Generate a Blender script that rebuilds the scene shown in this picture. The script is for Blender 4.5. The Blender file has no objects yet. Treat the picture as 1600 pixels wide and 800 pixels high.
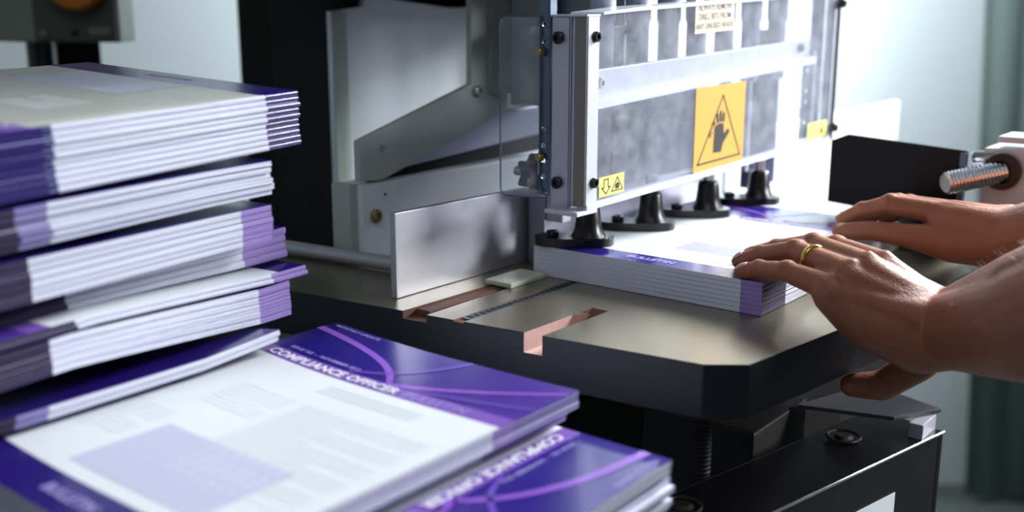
import bpy, bmesh, math, random
from mathutils import Vector, Matrix
random.seed(7)
S = bpy.context.scene
COL = S.collection
V = Vector
# ---------------------------------------------------------------- camera
CAM = V((0.5320, -0.6972, 0.21766))
Fv = V((-0.60796, 0.76158, -0.22443)).normalized()
cd = bpy.data.cameras.new('camera'); cam = bpy.data.objects.new('camera', cd); COL.objects.link(cam)
cam.location = CAM
cam.rotation_euler = Fv.to_track_quat('-Z', 'Y').to_euler()
cd.sensor_width = 36.0; cd.lens = 36.0*1650/1600; cd.clip_start = .01
cd.dof.use_dof = True; cd.dof.focus_distance = 0.80; cd.dof.aperture_fstop = 3.6
S.camera = cam
# ---------------------------------------------------------------- world and lights
w = bpy.data.worlds.new('world'); S.world = w; w.use_nodes = True
w.node_tree.nodes['Background'].inputs[0].default_value = (.62, .70, .85, 1)
w.node_tree.nodes['Background'].inputs[1].default_value = .10
def area(name, loc, target, size, power, color=(1, 1, 1), sy=None, spread=None):
    l = bpy.data.lights.new(name, 'AREA'); l.energy = power; l.color = color; l.size = size
    if sy: l.shape = 'RECTANGLE'; l.size_y = sy
    if spread: l.spread = math.radians(spread)
    o = bpy.data.objects.new(name, l); COL.objects.link(o); o.location = loc
    o.rotation_euler = (V(target)-V(loc)).to_track_quat('-Z', 'Y').to_euler(); return o
area('window_light', (0.62, 1.75, 1.05), (0.12, 0.15, 0), 0.95, 60, (.93, .96, 1), None, 120)
area('front_fill_light', (0.9, -1.1, 1.5), (0.0, -0.3, 0), 1.0, 5.3, (.90, .94, 1))  # added fill without a known source, lifts the front magazines
def spot(name, loc, target, power, ang, blend, color=(1, 1, 1), r=.08):
    l = bpy.data.lights.new(name, 'SPOT'); l.energy = power; l.color = color; l.spot_size = math.radians(ang); l.spot_blend = blend; l.shadow_soft_size = r
    if spread: l.spread = math.radians(spread)
    o = bpy.data.objects.new(name, l); COL.objects.link(o); o.location = loc
    o.rotation_euler = (V(target)-V(loc)).to_track_quat('-Z', 'Y').to_euler(); return o
area('side_fill_light', (1.7, 1.15, .62), (-.1, .15, .1), .45, 7.5, (.95, .97, 1), None, 75)  # added unseen fill to brighten right-facing parts under the drill head
area('wall_fill_light', (-.540, 1.044, .66), (-.85, 1.435, .62), .30, 46, (.93, .96, 1), .9)  # unseen lamp added behind the machine to give the back wall its gradient
S.view_settings.view_transform = 'Standard'; S.view_settings.look = 'None'
S.view_settings.gamma = 1; S.view_settings.exposure = 0.0; S.view_settings.use_curve_mapping = False

# ---------------------------------------------------------------- materials
def s2l(c): return tuple(((x/12.92) if x <= .04045 else ((x+.055)/1.055)**2.4) for x in c)
def mat(name, col, rough=.5, metal=0, var=0, scale=20, bump=0, bscale=200, stretch=None, spec=.5, coat=0):
    m = bpy.data.materials.new(name); m.use_nodes = True; nt = m.node_tree; b = nt.nodes['Principled BSDF']
    c = s2l(col); b.inputs['Base Color'].default_value = (*c, 1)
    b.inputs['Roughness'].default_value = rough; b.inputs['Metallic'].default_value = metal
    b.inputs['Specular IOR Level'].default_value = spec; b.inputs['Coat Weight'].default_value = coat
    b.inputs['Coat Roughness'].default_value = .15
    tc = nt.nodes.new('ShaderNodeTexCoord'); mp = nt.nodes.new('ShaderNodeMapping'); nt.links.new(tc.outputs['Object'], mp.inputs[0])
    if stretch: mp.inputs['Scale'].default_value = stretch
    if var:
        n = nt.nodes.new('ShaderNodeTexNoise'); n.inputs['Scale'].default_value = scale; n.inputs['Detail'].default_value = 5
        nt.links.new(mp.outputs[0], n.inputs['Vector'])
        r = nt.nodes.new('ShaderNodeMix'); r.data_type = 'RGBA'
        r.inputs[6].default_value = (*[x*(1-var) for x in c], 1); r.inputs[7].default_value = (*[min(1, x*(1+var)) for x in c], 1)
        nt.links.new(n.outputs['Fac'], r.inputs[0]); nt.links.new(r.outputs[2], b.inputs['Base Color'])
    if bump:
        n = nt.nodes.new('ShaderNodeTexNoise'); n.inputs['Scale'].default_value = bscale; n.inputs['Detail'].default_value = 4
        nt.links.new(mp.outputs[0], n.inputs['Vector'])
        u = nt.nodes.new('ShaderNodeBump'); u.inputs['Strength'].default_value = bump; u.inputs['Distance'].default_value = .001
        nt.links.new(n.outputs['Fac'], u.inputs['Height']); nt.links.new(u.outputs[0], b.inputs['Normal'])
    return m
def sheets(name, c1, c2, sc=2600):     # trimmed paper edges: fine horizontal sheet lines
    m = mat(name, c1, .75); nt = m.node_tree; b = nt.nodes['Principled BSDF']
    tc = nt.nodes.new('ShaderNodeTexCoord'); mp = nt.nodes.new('ShaderNodeMapping'); mp.inputs['Scale'].default_value = (6, 6, sc)
    n = nt.nodes.new('ShaderNodeTexNoise'); n.inputs['Scale'].default_value = 1; n.inputs['Detail'].default_value = 2
    r = nt.nodes.new('ShaderNodeMix'); r.data_type = 'RGBA'; r.inputs[6].default_value = (*s2l(c2), 1); r.inputs[7].default_value = (*s2l(c1), 1)
    nt.links.new(tc.outputs['Object'], mp.inputs[0]); nt.links.new(mp.outputs[0], n.inputs['Vector'])
    k = nt.nodes.new('ShaderNodeMapRange'); k.inputs[1].default_value = .35; k.inputs[2].default_value = .65
    nt.links.new(n.outputs['Fac'], k.inputs[0]); nt.links.new(k.outputs[0], r.inputs[0]); nt.links.new(r.outputs[2], b.inputs['Base Color'])
    u = nt.nodes.new('ShaderNodeBump'); u.inputs['Strength'].default_value = .3; u.inputs['Distance'].default_value = .0005
    nt.links.new(n.outputs['Fac'], u.inputs['Height']); nt.links.new(u.outputs[0], b.inputs['Normal'])
    return m
M = dict(
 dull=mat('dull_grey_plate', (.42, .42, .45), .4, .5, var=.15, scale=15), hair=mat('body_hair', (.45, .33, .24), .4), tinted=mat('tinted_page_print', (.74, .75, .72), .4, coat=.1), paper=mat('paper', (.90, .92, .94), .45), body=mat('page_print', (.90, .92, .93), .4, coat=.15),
 edge=sheets('page_edges', (.93, .94, .98), (.78, .79, .88)), lilac_edge=sheets('lilac_page_edges', (.68, .58, .84), (.56, .46, .74)),
 dark_edge=sheets('dark_page_edges', (.20, .13, .34), (.08, .05, .16)), grey_lilac_edge=sheets('grey_lilac_page_edges', (.60, .56, .78), (.48, .44, .66)),
 purple=mat('purple_print', (.14, .085, .50), .28, var=.25, scale=6, coat=.3), band=mat('violet_print', (.50, .35, .72), .3, var=.12, scale=6, coat=.3),
 foot=mat('footer_print', (.15, .09, .44), .28, coat=.3), back=mat('back_cover_print', (.15, .08, .42), .22, var=.35, scale=5, coat=.4),
 swoosh=mat('swoosh_print', (.56, .36, .80), .3, coat=.3), swoosh2=mat('pale_swoosh_print', (.42, .30, .72), .3, coat=.3),
 white=mat('white_print', (.93, .92, .97), .4), pale=mat('pale_print', (.66, .60, .86), .4), grey=mat('grey_print', (.82, .84, .86), .5), lgrey=mat('light_grey_print', (.882, .90, .918), .45),
 lil=mat('lilac_print', (.77, .78, .87), .45), steel=mat('steel', (.75, .75, .76), .3, 1),
 table=mat('ground_steel_table', (.60, .575, .50), .33, .85, var=.12, scale=9, bump=.08, bscale=400),
 navy=mat('dark_blue_paint', (.085, .10, .135), .45, bump=.1, bscale=900),
 alu=mat('brushed_aluminium', (.74, .74, .77), .42, .75, var=.08, scale=8, bump=.06, bscale=500),
 alud=mat('worn_aluminium', (.62, .62, .67), .38, .85, var=.2, scale=10, bump=.05, bscale=300),
 aluw=mat('anodised_aluminium', (.78, .79, .83), .4, .25), bronze=mat('bronze_anodised', (.50, .48, .45), .4, .3),
 green=mat('grey_green_paint', (.66, .69, .67), .5, var=.05, scale=4), whitep=mat('white_paint', (.88, .90, .92), .5, var=.03),
 spindle=mat('grey_spindle_paint', (.60, .62, .68), .35, .2),
 black=mat('black_plastic', (.035, .035, .045), .3, bump=.05), blackm=mat('matt_black', (.045, .045, .045), .8), darkm=mat('dark_grime', (.10, .09, .09), .55, var=.5, scale=30, bump=.4, bscale=150),
 rust=mat('dark_red_grime', (.22, .10, .08), .7, var=.5, scale=20), gun=mat('zinc_plated_steel', (.40, .45, .52), .35, .8, var=.2, scale=40),
 brass=mat('brass', (.62, .55, .36), .35, .9), gold=mat('gold', (.90, .74, .42), .2, 1), wood=mat('pink_wood', (.80, .66, .62), .6, var=.15, scale=60, bump=.3, stretch=(1, 6, 1)),
 brown=mat('brown_wood', (.42, .28, .20), .6, var=.35, scale=60), milky=mat('milky_plastic', (.78, .80, .72), .4),
 bumper=mat('black_gloss_panel', (.035, .025, .045), .35, spec=.25), wall=mat('grey_green_wall', (.74, .79, .80), .8, var=.03, scale=2),
 curtain=mat('dark_green_curtain', (.40, .47, .46), .9), floor=mat('floor_paint', (.30, .33, .33), .6, var=.1), ceil=mat('ceiling_paint', (.75, .76, .76), .9),
 chrome=mat('chrome_trim', (.85, .85, .86), .15, 1), deck=mat('black_deck_metal', (.12, .12, .14), .3, .5), side=mat('black_side_panel', (.085, .08, .08), .45, .1, bump=.1),
 yel=mat('yellow_sticker', (.76, .60, .25), .5), yel2=mat('pale_yellow_sticker', (.90, .89, .48), .5), beige=mat('beige_sticker', (.80, .75, .66), .6), ink=mat('black_ink', (.06, .05, .06), .6), ink2=mat('grey_ink', (.42, .39, .38), .6),
 orange=mat('orange_plastic', (.75, .42, .08), .4), boxp=mat('olive_grey_plastic', (.46, .48, .42), .6), boxd=mat('dark_olive_plastic', (.30, .31, .28), .7),
 shirt=mat('dark_shirt_cloth', (.10, .11, .14), .9, bump=.3), nail=mat('fingernail', (.78, .62, .56), .3), blue=mat('blue_grey_steel', (.30, .33, .43), .35, .55, var=.35, scale=12, stretch=(1, 1, .15)),
)
def purple_art(m):
    nt = m.node_tree; b = nt.nodes['Principled BSDF']; src = b.inputs['Base Color'].links[0].from_socket
    tc = nt.nodes.new('ShaderNodeTexCoord'); sx = nt.nodes.new('ShaderNodeSeparateXYZ'); nt.links.new(tc.outputs['Object'], sx.inputs[0])
    r = nt.nodes.new('ShaderNodeMapRange'); r.inputs[1].default_value = -.13; r.inputs[2].default_value = .01; r.inputs[3].default_value = 0; r.inputs[4].default_value = .8
    nt.links.new(sx.outputs[0], r.inputs[0]); x = nt.nodes.new('ShaderNodeMix'); x.data_type = 'RGBA'; nt.links.new(r.outputs[0], x.inputs[0])
    nt.links.new(src, x.inputs[6]); x.inputs[7].default_value = (*s2l((.34, .22, .60)), 1); nt.links.new(x.outputs[2], b.inputs['Base Color'])
purple_art(M['purple'])
def skin_mat():
    m = mat('skin', (.63, .39, .28), .5, var=.16, scale=45, bump=.0)
    nt = m.node_tree; b = nt.nodes['Principled BSDF']; b.inputs['Subsurface Weight'].default_value = .12
    b.inputs['Subsurface Radius'].default_value = (.006, .002, .001); b.inputs['Subsurface Scale'].default_value = 1
    tc = nt.nodes.new('ShaderNodeTexCoord'); n = nt.nodes.new('ShaderNodeTexNoise'); n.inputs['Scale'].default_value = 260; n.inputs['Detail'].default_value = 6
    v = nt.nodes.new('ShaderNodeTexVoronoi'); v.inputs['Scale'].default_value = 420; v.feature = 'DISTANCE_TO_EDGE'
    a = nt.nodes.new('ShaderNodeMath'); a.operation = 'ADD'
    for x in (n, v): nt.links.new(tc.outputs['Object'], x.inputs['Vector'])
    nt.links.new(n.outputs['Fac'], a.inputs[0]); nt.links.new(v.outputs['Distance'], a.inputs[1])
    u = nt.nodes.new('ShaderNodeBump'); u.inputs['Strength'].default_value = .45; u.inputs['Distance'].default_value = .0008
    nt.links.new(a.outputs[0], u.inputs['Height']); nt.links.new(u.outputs[0], b.inputs['Normal'])
    return m
M['skin'] = skin_mat()
def acrylic(lo=.07, hi=.34):
    m = bpy.data.materials.new('scuffed_acrylic'); m.use_nodes = True; nt = m.node_tree; nt.nodes.clear()
    N = nt.nodes.new; out = N('ShaderNodeOutputMaterial'); tr = N('ShaderNodeBsdfTransparent'); tr.inputs[0].default_value = (.95, .96, .98, 1)
    gl = N('ShaderNodeBsdfGlossy'); gl.inputs['Roughness'].default_value = .06
    df = N('ShaderNodeBsdfDiffuse'); df.inputs[0].default_value = (.8, .83, .9, 1); tl = N('ShaderNodeBsdfTranslucent'); tl.inputs[0].default_value = (.8, .83, .9, 1)
    hz = N('ShaderNodeMixShader'); nt.links.new(df.outputs[0], hz.inputs[1]); nt.links.new(tl.outputs[0], hz.inputs[2]); hz.inputs[0].default_value = .35
    fr0 = N('ShaderNodeFresnel'); fr0.inputs[0].default_value = 1.35; ge = N('ShaderNodeNewGeometry'); sb = N('ShaderNodeMath'); sb.operation = 'SUBTRACT'; sb.use_clamp = True; nt.links.new(fr0.outputs[0], sb.inputs[0]); nt.links.new(ge.outputs['Backfacing'], sb.inputs[1]); fr = sb
    m1 = N('ShaderNodeMixShader'); nt.links.new(fr.outputs[0], m1.inputs[0]); nt.links.new(tr.outputs[0], m1.inputs[1]); nt.links.new(gl.outputs[0], m1.inputs[2])
    tc = N('ShaderNodeTexCoord'); n = N('ShaderNodeTexNoise'); n.inputs['Scale'].default_value = 45; n.inputs['Detail'].default_value = 8; n.inputs['Roughness'].default_value = .75
    nt.links.new(tc.outputs['Object'], n.inputs['Vector'])
    mr = N('ShaderNodeMapRange'); mr.inputs[1].default_value = .35; mr.inputs[2].default_value = .8; mr.inputs[3].default_value = lo; mr.inputs[4].default_value = hi
    nt.links.new(n.outputs['Fac'], mr.inputs[0])
    m2 = N('ShaderNodeMixShader'); nt.links.new(mr.outputs[0], m2.inputs[0]); nt.links.new(m1.outputs[0], m2.inputs[1]); nt.links.new(hz.outputs[0], m2.inputs[2])
    nt.links.new(m2.outputs[0], out.inputs[0]); return m
M['acrylic'] = acrylic(); M['clear_acrylic'] = acrylic(.02, .10)
M['acrylic_edge'] = mat('acrylic_edge', (.80, .83, .88), .2)

# ---------------------------------------------------------------- helpers
def link(name, me, m=None, parent=None, loc=None, mw=None):
    o = bpy.data.objects.new(name, me); COL.objects.link(o)
    if m is not None and me is not None:
        for x in (m if isinstance(m, (list, tuple)) else [m]): me.materials.append(M[x] if isinstance(x, str) else x)
    if parent is not None: o.parent = parent
    if loc is not None: o.location = loc
    return o
def bmobj(name, bm, m, parent=None, loc=None, smooth=False):
    me = bpy.data.meshes.new(name); bmesh.ops.recalc_face_normals(bm, faces=bm.faces); bm.to_mesh(me); bm.free()
    if smooth: me.polygons.foreach_set('use_smooth', [True]*len(me.polygons))
    return link(name, me, m, parent, loc)
def tag(o, label=None, cat=None, group=None, kind=None):
    for k, x in (('label', label), ('category', cat), ('group', group), ('kind', kind)):
        if x: o[k] = x
    return o
def thing(name, label, cat, loc=(0, 0, 0), rz=0, group=None):
    o = bpy.data.objects.new(name, None); o.empty_display_size = .02; COL.objects.link(o); o.location = loc; o.rotation_euler = (0, 0, rz)
    return tag(o, label, cat, group)
def prism(pts, z0, z1, bm=None, axis=2, bevel=0):
    """extrude polygon; axis 2: pts are (x,y); axis 0: pts (y,z) extruded in x; axis 1: pts (x,z) extruded in y"""
    own = bm is None; bm = bm or bmesh.new()
    def mk(p, h): return {2: (p[0], p[1], h), 0: (h, p[0], p[1]), 1: (p[0], h, p[1])}[axis]
    a = [bm.verts.new(mk(p, z0)) for p in pts]; b = [bm.verts.new(mk(p, z1)) for p in pts]; n = len(pts)
    fs = [bm.faces.new(a[::-1]), bm.faces.new(b)]
    for i in range(n): fs.append(bm.faces.new((a[i], a[(i+1) % n], b[(i+1) % n], b[i])))
    if bevel:
        es = list({e for f in fs for e in f.edges})
        bmesh.ops.bevel(bm, geom=es, offset=bevel, segments=2, affect='EDGES', profile=.6)
    return bm
def box(x0, x1, y0, y1, z0, z1, bevel=0, bm=None): return prism([(x0, y0), (x1, y0), (x1, y1), (x0, y1)], z0, z1, bm, 2, bevel)
def frame_mat(p0, p1):
    d = (V(p1)-V(p0)).normalized(); q = d.to_track_quat('Z', 'Y'); return Matrix.Translation(V(p0)) @ q.to_matrix().to_4x4()
def lathe(prof, p0=(0, 0, 0), p1=(0, 0, 1), seg=24, bm=None):
    """prof: (r, h) list along the axis p0->p1"""
    bm = bm or bmesh.new(); T = frame_mat(p0, p1); rings = []
    for r, h in prof:
        if r <= 1e-6: rings.append([bm.verts.new(T @ V((0, 0, h)))])
        else: rings.append([bm.verts.new(T @ V((r*math.cos(2*math.pi*i/seg), r*math.sin(2*math.pi*i/seg), h))) for i in range(seg)])
    for a, b in zip(rings, rings[1:]):
        if len(a) == 1 and len(b) == 1: continue
        for i in range(seg):
            j = (i+1) % seg
            if len(a) == 1: bm.faces.new((a[0], b[j], b[i]))
            elif len(b) == 1: bm.faces.new((a[i], a[j], b[0]))
            else: bm.faces.new((a[i], a[j], b[j], b[i]))
    for r in (rings[0], rings[-1]):
        if len(r) > 1: bm.faces.new(r)
    return bm
def rod(p0, p1, r, seg=20, bm=None, ch=.0006):
    L = (V(p1)-V(p0)).length; ch = min(ch, r*.3, L*.3)
    return lathe([(r-ch, 0), (r, ch), (r, L-ch), (r-ch, L)], p0, p1, seg, bm)
def bolt(name, p, d, r, h, m, parent, sock=True):
    d = V(d).normalized(); p = V(p)
    prof = [(r, 0), (r, h*.8), (r*.85, h)] + ([(r*.5, h), (r*.5, h*.45), (0, h*.45)] if sock else [(0, h)])
    return bmobj(name, lathe(prof, p, p+d, 18), m, parent)
def threaded(p0, p1, r, pitch, m, name, parent):
    L = (V(p1)-V(p0)).length; prof = [(r*.8, 0)]; h = 0
    while h < L: prof += [(r, h+pitch*.35), (r, h+pitch*.55), (r*.82, h+pitch*.9)]; h += pitch
    return bmobj(name, lathe(prof, p0, p1, 18), m, parent)
def textgeo(s, size, bold=0, align='LEFT', shear=0):
    c = bpy.data.curves.new('t', 'FONT'); c.body = s; c.size = size; c.offset = bold; c.align_x = align; c.shear = shear; c.resolution_u = 2
    o = bpy.data.objects.new('t', c); COL.objects.link(o); dg = bpy.context.evaluated_depsgraph_get(); dg.update()
    me = bpy.data.meshes.new_from_object(o.evaluated_get(dg))
    vs = [tuple(v.co) for v in me.vertices]; fs = [tuple(p.vertices) for p in me.polygons]
    bpy.data.objects.remove(o); bpy.data.curves.remove(c); bpy.data.meshes.remove(me); return vs, fs
def meshobj(name, vs, fs, m, parent=None):
    me = bpy.data.meshes.new(name); me.from_pydata([tuple(v) for v in vs], [], fs); me.update(); return link(name, me, m, parent)
def evalmesh(o):
    dg = bpy.context.evaluated_depsgraph_get(); dg.update(); me = bpy.data.meshes.new_from_object(o.evaluated_get(dg)); return me
def plate_holes(W, H, t, holes, bm=None):
    """strip in local XZ plane (x 0..W, z 0..H, y 0..t) with round holes [(z, r)] through y"""
    bm = bm or bmesh.new(); zs = [0]; hs = sorted(holes)
    for z, r in hs: zs += [z-r*1.5, z+r*1.5]
    zs.append(H); K = 12
    for i in range(len(zs)-1):
        a, b = zs[i], zs[i+1]
        if i % 2 == 0:
            if b-a > 1e-5: prism([(0, a), (W, a), (W, b), (0, b)], 0, t, bm, 1)
        else:
            z, r = hs[i//2]; cx = W/2; hw = W/2; hh = (b-a)/2
            ring = []; sq = []
            for k in range(K):
                th = 2*math.pi*(k+.5)/K; c, s = math.cos(th), math.sin(th); f = min(hw/abs(c), hh/abs(s))
                ring.append((cx+r*c, z+r*s)); sq.append((cx+f*c, z+f*s))
            R0 = [[bm.verts.new((p[0], y, p[1])) for p in P] for y in (0, t) for P in (ring, sq)]
            r0, q0, r1, q1 = R0
            for k in range(K):
                j = (k+1) % K
                bm.faces.new((r0[k], r0[j], q0[j], q0[k])); bm.faces.new((r1[k], q1[k], q1[j], r1[j]))
                bm.faces.new((r0[k], r1[k], r1[j], r0[j])); bm.faces.new((q0[k], q0[j], q1[j], q1[k]))
    return bm

# ---------------------------------------------------------------- room
Fh = V((-0.624, 0.781, 0)); Rh = V((0.7815, 0.6239, 0))
def room(d, r, z): p = CAM + Fh*d + Rh*r; return (p.x, p.y, z)
def slab(name, c0, c1, th, z0, z1, m):
    n = V((c1[0]-c0[0], c1[1]-c0[1], 0)).normalized(); n = V((n.y, -n.x, 0))*th
    o = bmobj(name, prism([c0[:2], c1[:2], (c1[0]+n.x, c1[1]+n.y), (c0[0]+n.x, c0[1]+n.y)], z0, z1), m); o['kind'] = 'structure'; return o
FZ = -0.97
slab('wall_back', room(2.53, 3, 0), room(2.53, -3, 0), .1, FZ, 1.9, 'wall')
slab('wall_left', room(2.53, -3, 0), room(-2.5, -3, 0), .1, FZ, 1.9, 'wall')
slab('wall_right', room(-2.5, 3, 0), room(2.53, 3, 0), .1, FZ, 1.9, 'wall')
fp = [room(2.63, 3.1, 0)[:2], room(2.63, -3.1, 0)[:2], room(-2.6, -3.1, 0)[:2], room(-2.6, 3.1, 0)[:2]]
o = bmobj('floor', prism(fp, FZ-.1, FZ), 'floor'); o['kind'] = 'structure'
o = bmobj('ceiling', prism(fp, 1.9, 2.0), 'ceil'); o['kind'] = 'structure'
# pleated dark green curtain at the right
t = thing('curtain', 'dark grey-green curtain hanging at the right end of the back wall', 'curtain', (0, 0, 0))
bm = bmesh.new(); n = 40
rows = []
for z in (FZ+.02, .0, .5, 1.0, 1.85):
    rows.append([bm.verts.new(room(2.42+.008*math.sin(i*1.15), 1.055+(.55)*i/n-(.06*(z-.2)), z)) for i in range(n+1)])
for a, b in zip(rows, rows[1:]):
    for i in range(n): bm.faces.new((a[i], a[i+1], b[i+1], b[i]))
cu = bmobj('curtain_cloth', bm, 'curtain', t, smooth=True); md = cu.modifiers.new('s', 'SOLIDIFY'); md.thickness = .004
bmobj('curtain_rail', rod(room(2.38, 1.0, 1.86), room(2.38, 1.7, 1.86), .012), 'alu', t)

# ---------------------------------------------------------------- machine: table
drill = thing('paper_drilling_machine', 'grey and black paper drilling machine with a steel work table, column, arm and drill head', 'machine', (0.05, .1, FZ))
MO = V((-.05, -.1, -FZ))      # children are written in world coordinates and shifted
def part(name, bm, m, parent=None, smooth=False):
    o = bmobj(name, bm, m, parent or drill, smooth=smooth)
    if parent is None: o.location = MO
    return o
tp = [(-.30, -.190), (-.128, -.168), (.229, -.123), (.252, -.105), (.262, -.03), (.275, .068), (.30, .36), (-.03, .36), (-.05, -.055), (-.30, -.075)]
tb = bmobj('table_top', prism(tp, -.037, 0, bevel=.0008), 'navy', drill); tb.location = (0, 0, 0)
tb.data.materials.append(M['table']); tb.data.materials.append(M['wood']); tb.data.materials.append(M['brown'])
def cutter(bm, mi):
    c = bmobj('cut', bm, 'navy'); c.data.materials.append(M['table']); c.data.materials.append(M['wood']); c.data.materials.append(M['brown'])
    for p in c.data.polygons: p.material_index = mi
    b = tb.modifiers.new('b', 'BOOLEAN'); b.operation = 'DIFFERENCE'; b.object = c; b.solver = 'EXACT'; return c
cs = []
cs.append(cutter(prism([(.0965, -.20), (.1110, -.20), (.1135, -.068), (.0985, -.082)], -.0145, .01), 2))     # open slot with stepped end
bm = prism([(-.082, -.0145), (-.066, .012), (-.040, .012), (-.078, -.0145)], .0990, .1135, axis=0); cs.append(cutter(bm, 3))
cs.append(cutter(prism([(-.008, -.20), (.0155, -.20), (.012, -.045), (-.006, -.045)], -.006, .01), 3))
cs.append(cutter(prism([(.0385, -.20), (.0475, -.20), (.047, .05), (.038, .05)], -.0012, .01), 3))
tb.parent = None; bpy.context.view_layer.update(); me = evalmesh(tb); tb.modifiers.clear(); tb.data = me; tb.parent = drill
for c in cs: bpy.data.objects.remove(c)
for p in me.polygons:
    c = p.center
    if c.z > -.0009 and p.normal.z > .9: p.material_index = 1
tb.location = MO
tb['label'] = 'ground steel table top with a dark blue painted rim and cut slots'
part('slot_insert', box(-.007, .006, -.138, -.048, -.0058, -.0012, .0006), 'brown')
part('slot_strip', box(.0392, .0465, -.138, .045, -.0011, -.0002), 'gun')
bm = bmesh.new()
for i in range(26):
    y = -.135+i*.0068; box(.0405, .0452, y, y+.0040, -.0002, .0001, 0, bm)
part('scale_marks', bm, 'ink')
part('clear_stop', box(-.012, .016, -.052, -.004, .0, .004, .001), 'milky')
# rod behind the table's left part, knob above it
part('rear_guide_rod', rod((-.33, -.097, .0075), (-.05, -.066, .0075), .0065), 'alu')
part('rod_collar', rod((-.262, -.0905, .0075), (-.238, -.088, .0075), .013), 'steel')
# side guide plate
t = thing('side_guide_plate', 'upright brushed aluminium guide plate standing on the steel table left of the paper pile', 'plate', (-.037, -.03, 0))
o = bmobj('guide_face', prism([(-.102, 0.0003), (.106, 0.0003), (.106, .0665), (-.102, .068)], -.003, .003, axis=0, bevel=.0006), 'alu', t)
t2 = thing('back_fence', 'worn steel back fence between the guide plate and the first presser foot', 'fence', (0, 0, 0))
bmobj('fence_plate', box(-.030, -.012, .03, .33, .0003, .060, .001), 'alud', t2)
bmobj('fence_clamp', box(-.012, .006, .032, .045, .040, .070, .001), 'alu', t2)

# ---------------------------------------------------------------- machine: column, beam, arm
part('machine_column', box(-.62, -.462, .175, .42, FZ+.02, .9, .004), 'blackm')
part('column_side_panel', box(-.462, -.31, .30, .42, FZ+.02, .9, .004), 'blackm')
part('machine_base', box(-.45, .10, .12, .55, FZ, -.12, .004), 'blackm')
part('column_front_panel', box(-.46, -.336, .100, .178, -.35, .9, .003), 'blackm')
part('lower_front_panel', box(-.60, -.335, -.04, .10, -.60, -.06, .003), 'blackm')
part('side_frame', prism([(.074, .03), (.28, .03), (.40, .03), (.40, .226), (.262, .223), (.125, .236), (.120, .224), (.074, .219)], -.334, -.328, axis=0), 'whitep')
part('side_frame_lip', prism([(-.3278, .0745), (-.3262, .0745), (-.3262, .0880), (-.3278, .0960)], .0, .219, axis=2), 'green')
part('head_housing', box(-.42, .050, .030, .50, .246, .62, .006), 'blackm')
part('beam', box(-.152, -.146, -.060, .24, .0, .0695, .001), 'whitep')
part('beam_end_block', box(-.175, -.1522, -.070, -.060, .001, .0700, .001), 'green')
part('beam_core', box(-.178, -.1522, -.0598, .24, .001, .069, .001), 'whitep')
bolt('beam_bolt', (-.146, -.045, .040), (1, 0, 0), .0062, .004, 'brass', drill).location = MO
bolt('beam_pin', (-.146, -.032, .058), (1, 0, 0), .0012, .001, 'ink', drill).location = MO
part('press_bar', lathe([(.001, 0), (.0125, .004), (.0125, .24), (.001, .242)], (-.166, -.01, .088), (-.166, 1, .165), 28), 'alu', smooth=True)
part('press_bar_shoe', prism([(-.03, .0765), (.215, .092), (.215, .122), (.11, .118), (.012, .090)], -.159, -.151, axis=0, bevel=.001), 'alud')
part('press_bar_gap_shade', prism([(-.045, .0700), (.215, .0740), (.215, .0915), (-.030, .0762)], -.160, -.1525, axis=0), 'blackm')  # added black strip for the shade in the gap over the beam
armp = [(-.064, .109), (.087, .150), (.088, .34), (.142, .34), (.142, .122), (.128, .117), (-.037, .0715), (-.064, .0735)]
part('support_arm', prism(armp, -.1505, -.144, axis=0, bevel=.0006), 'green')
# inset cover plate with rounded lower corner on the arm
pts = [(.112, .34), (.112, .148)] + [(.118-.006*math.cos(a), .145-.006*math.sin(a)) for a in [i*math.pi/8 for i in range(5)]] + [(.16, .139), (.16, .34)]
part('column_cover', prism(pts, -.1435, -.141, axis=0, bevel=.0005), 'green')
bolt('arm_bolt', (-.144, .094, .143), (1, 0, 0), .0055, .005, 'steel', drill).location = MO
bolt('arm_screw', (-.144, -.036, .100), (1, 0, 0), .0028, .0015, 'steel', drill).location = MO
part('gear_cover', box(-.14, -.10, .142, .20, .127, .34, .002), 'green')
part('motor_panel', box(-.10, -.02, .165, .19, .115, .34, .002), 'alud')
part('cross_rail', box(-.10, -.005, .12, .16, .198, .206, .001), 'alud')

# black star knob
t = thing('star_knob', 'black plastic star knob beside the lower end of the guard rail', 'knob', (.0, .012, .085))
bm = bmesh.new(); pts = []
for i in range(60):
    a = 2*math.pi*i/60; r = .0125+.0042*math.cos(5*a); pts.append((r*math.cos(a), r*math.sin(a)))
prism(pts, -.005, .005, bm, 0, .001)
kn = bmobj('knob_head', bm, 'black', t); kn.location = (-.012, 0, 0)
bmobj('knob_stem', rod((-.03, 0, 0), (-.017, 0, 0), .004), 'steel', t)

# ---------------------------------------------------------------- guard
GY = -.028; sl = .021
def gz(y): return sl*(y-GY)
guard = thing('safety_guard', 'clear scuffed acrylic safety guard in an aluminium frame hanging over the presser feet', 'guard', (.05, .2, .07))
GO = -guard.location
def gp(name, bm, m, parent=None, smooth=False):
    o = bmobj(name, bm, m, parent or guard, smooth=smooth)
    if parent is None: o.location = GO
    return o
# near post: channel profile, top at z=.216
gp('guard_post', prism([(.038, -.0275), (.071, -.0275), (.071, -.0125), (.066, -.0125), (.066, -.0225), (.038, -.0225)], .069, .215, bevel=.0006), 'aluw')
gp('post_face_strip', box(.0385, .0545, -.0292, -.0276, .067, .2145, .0004), 'alu')
gp('post_rib', box(.0595, .0702, -.0290, -.0276, .070, .2150, .0003), 'bronze')
gp('post_groove', box(.0550, .0565, -.0290, -.0276, .068, .2145), 'alud')
gp('post_cap', box(.037, .0715, -.030, -.012, .2148, .2165, .0005), 'aluw')
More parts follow.
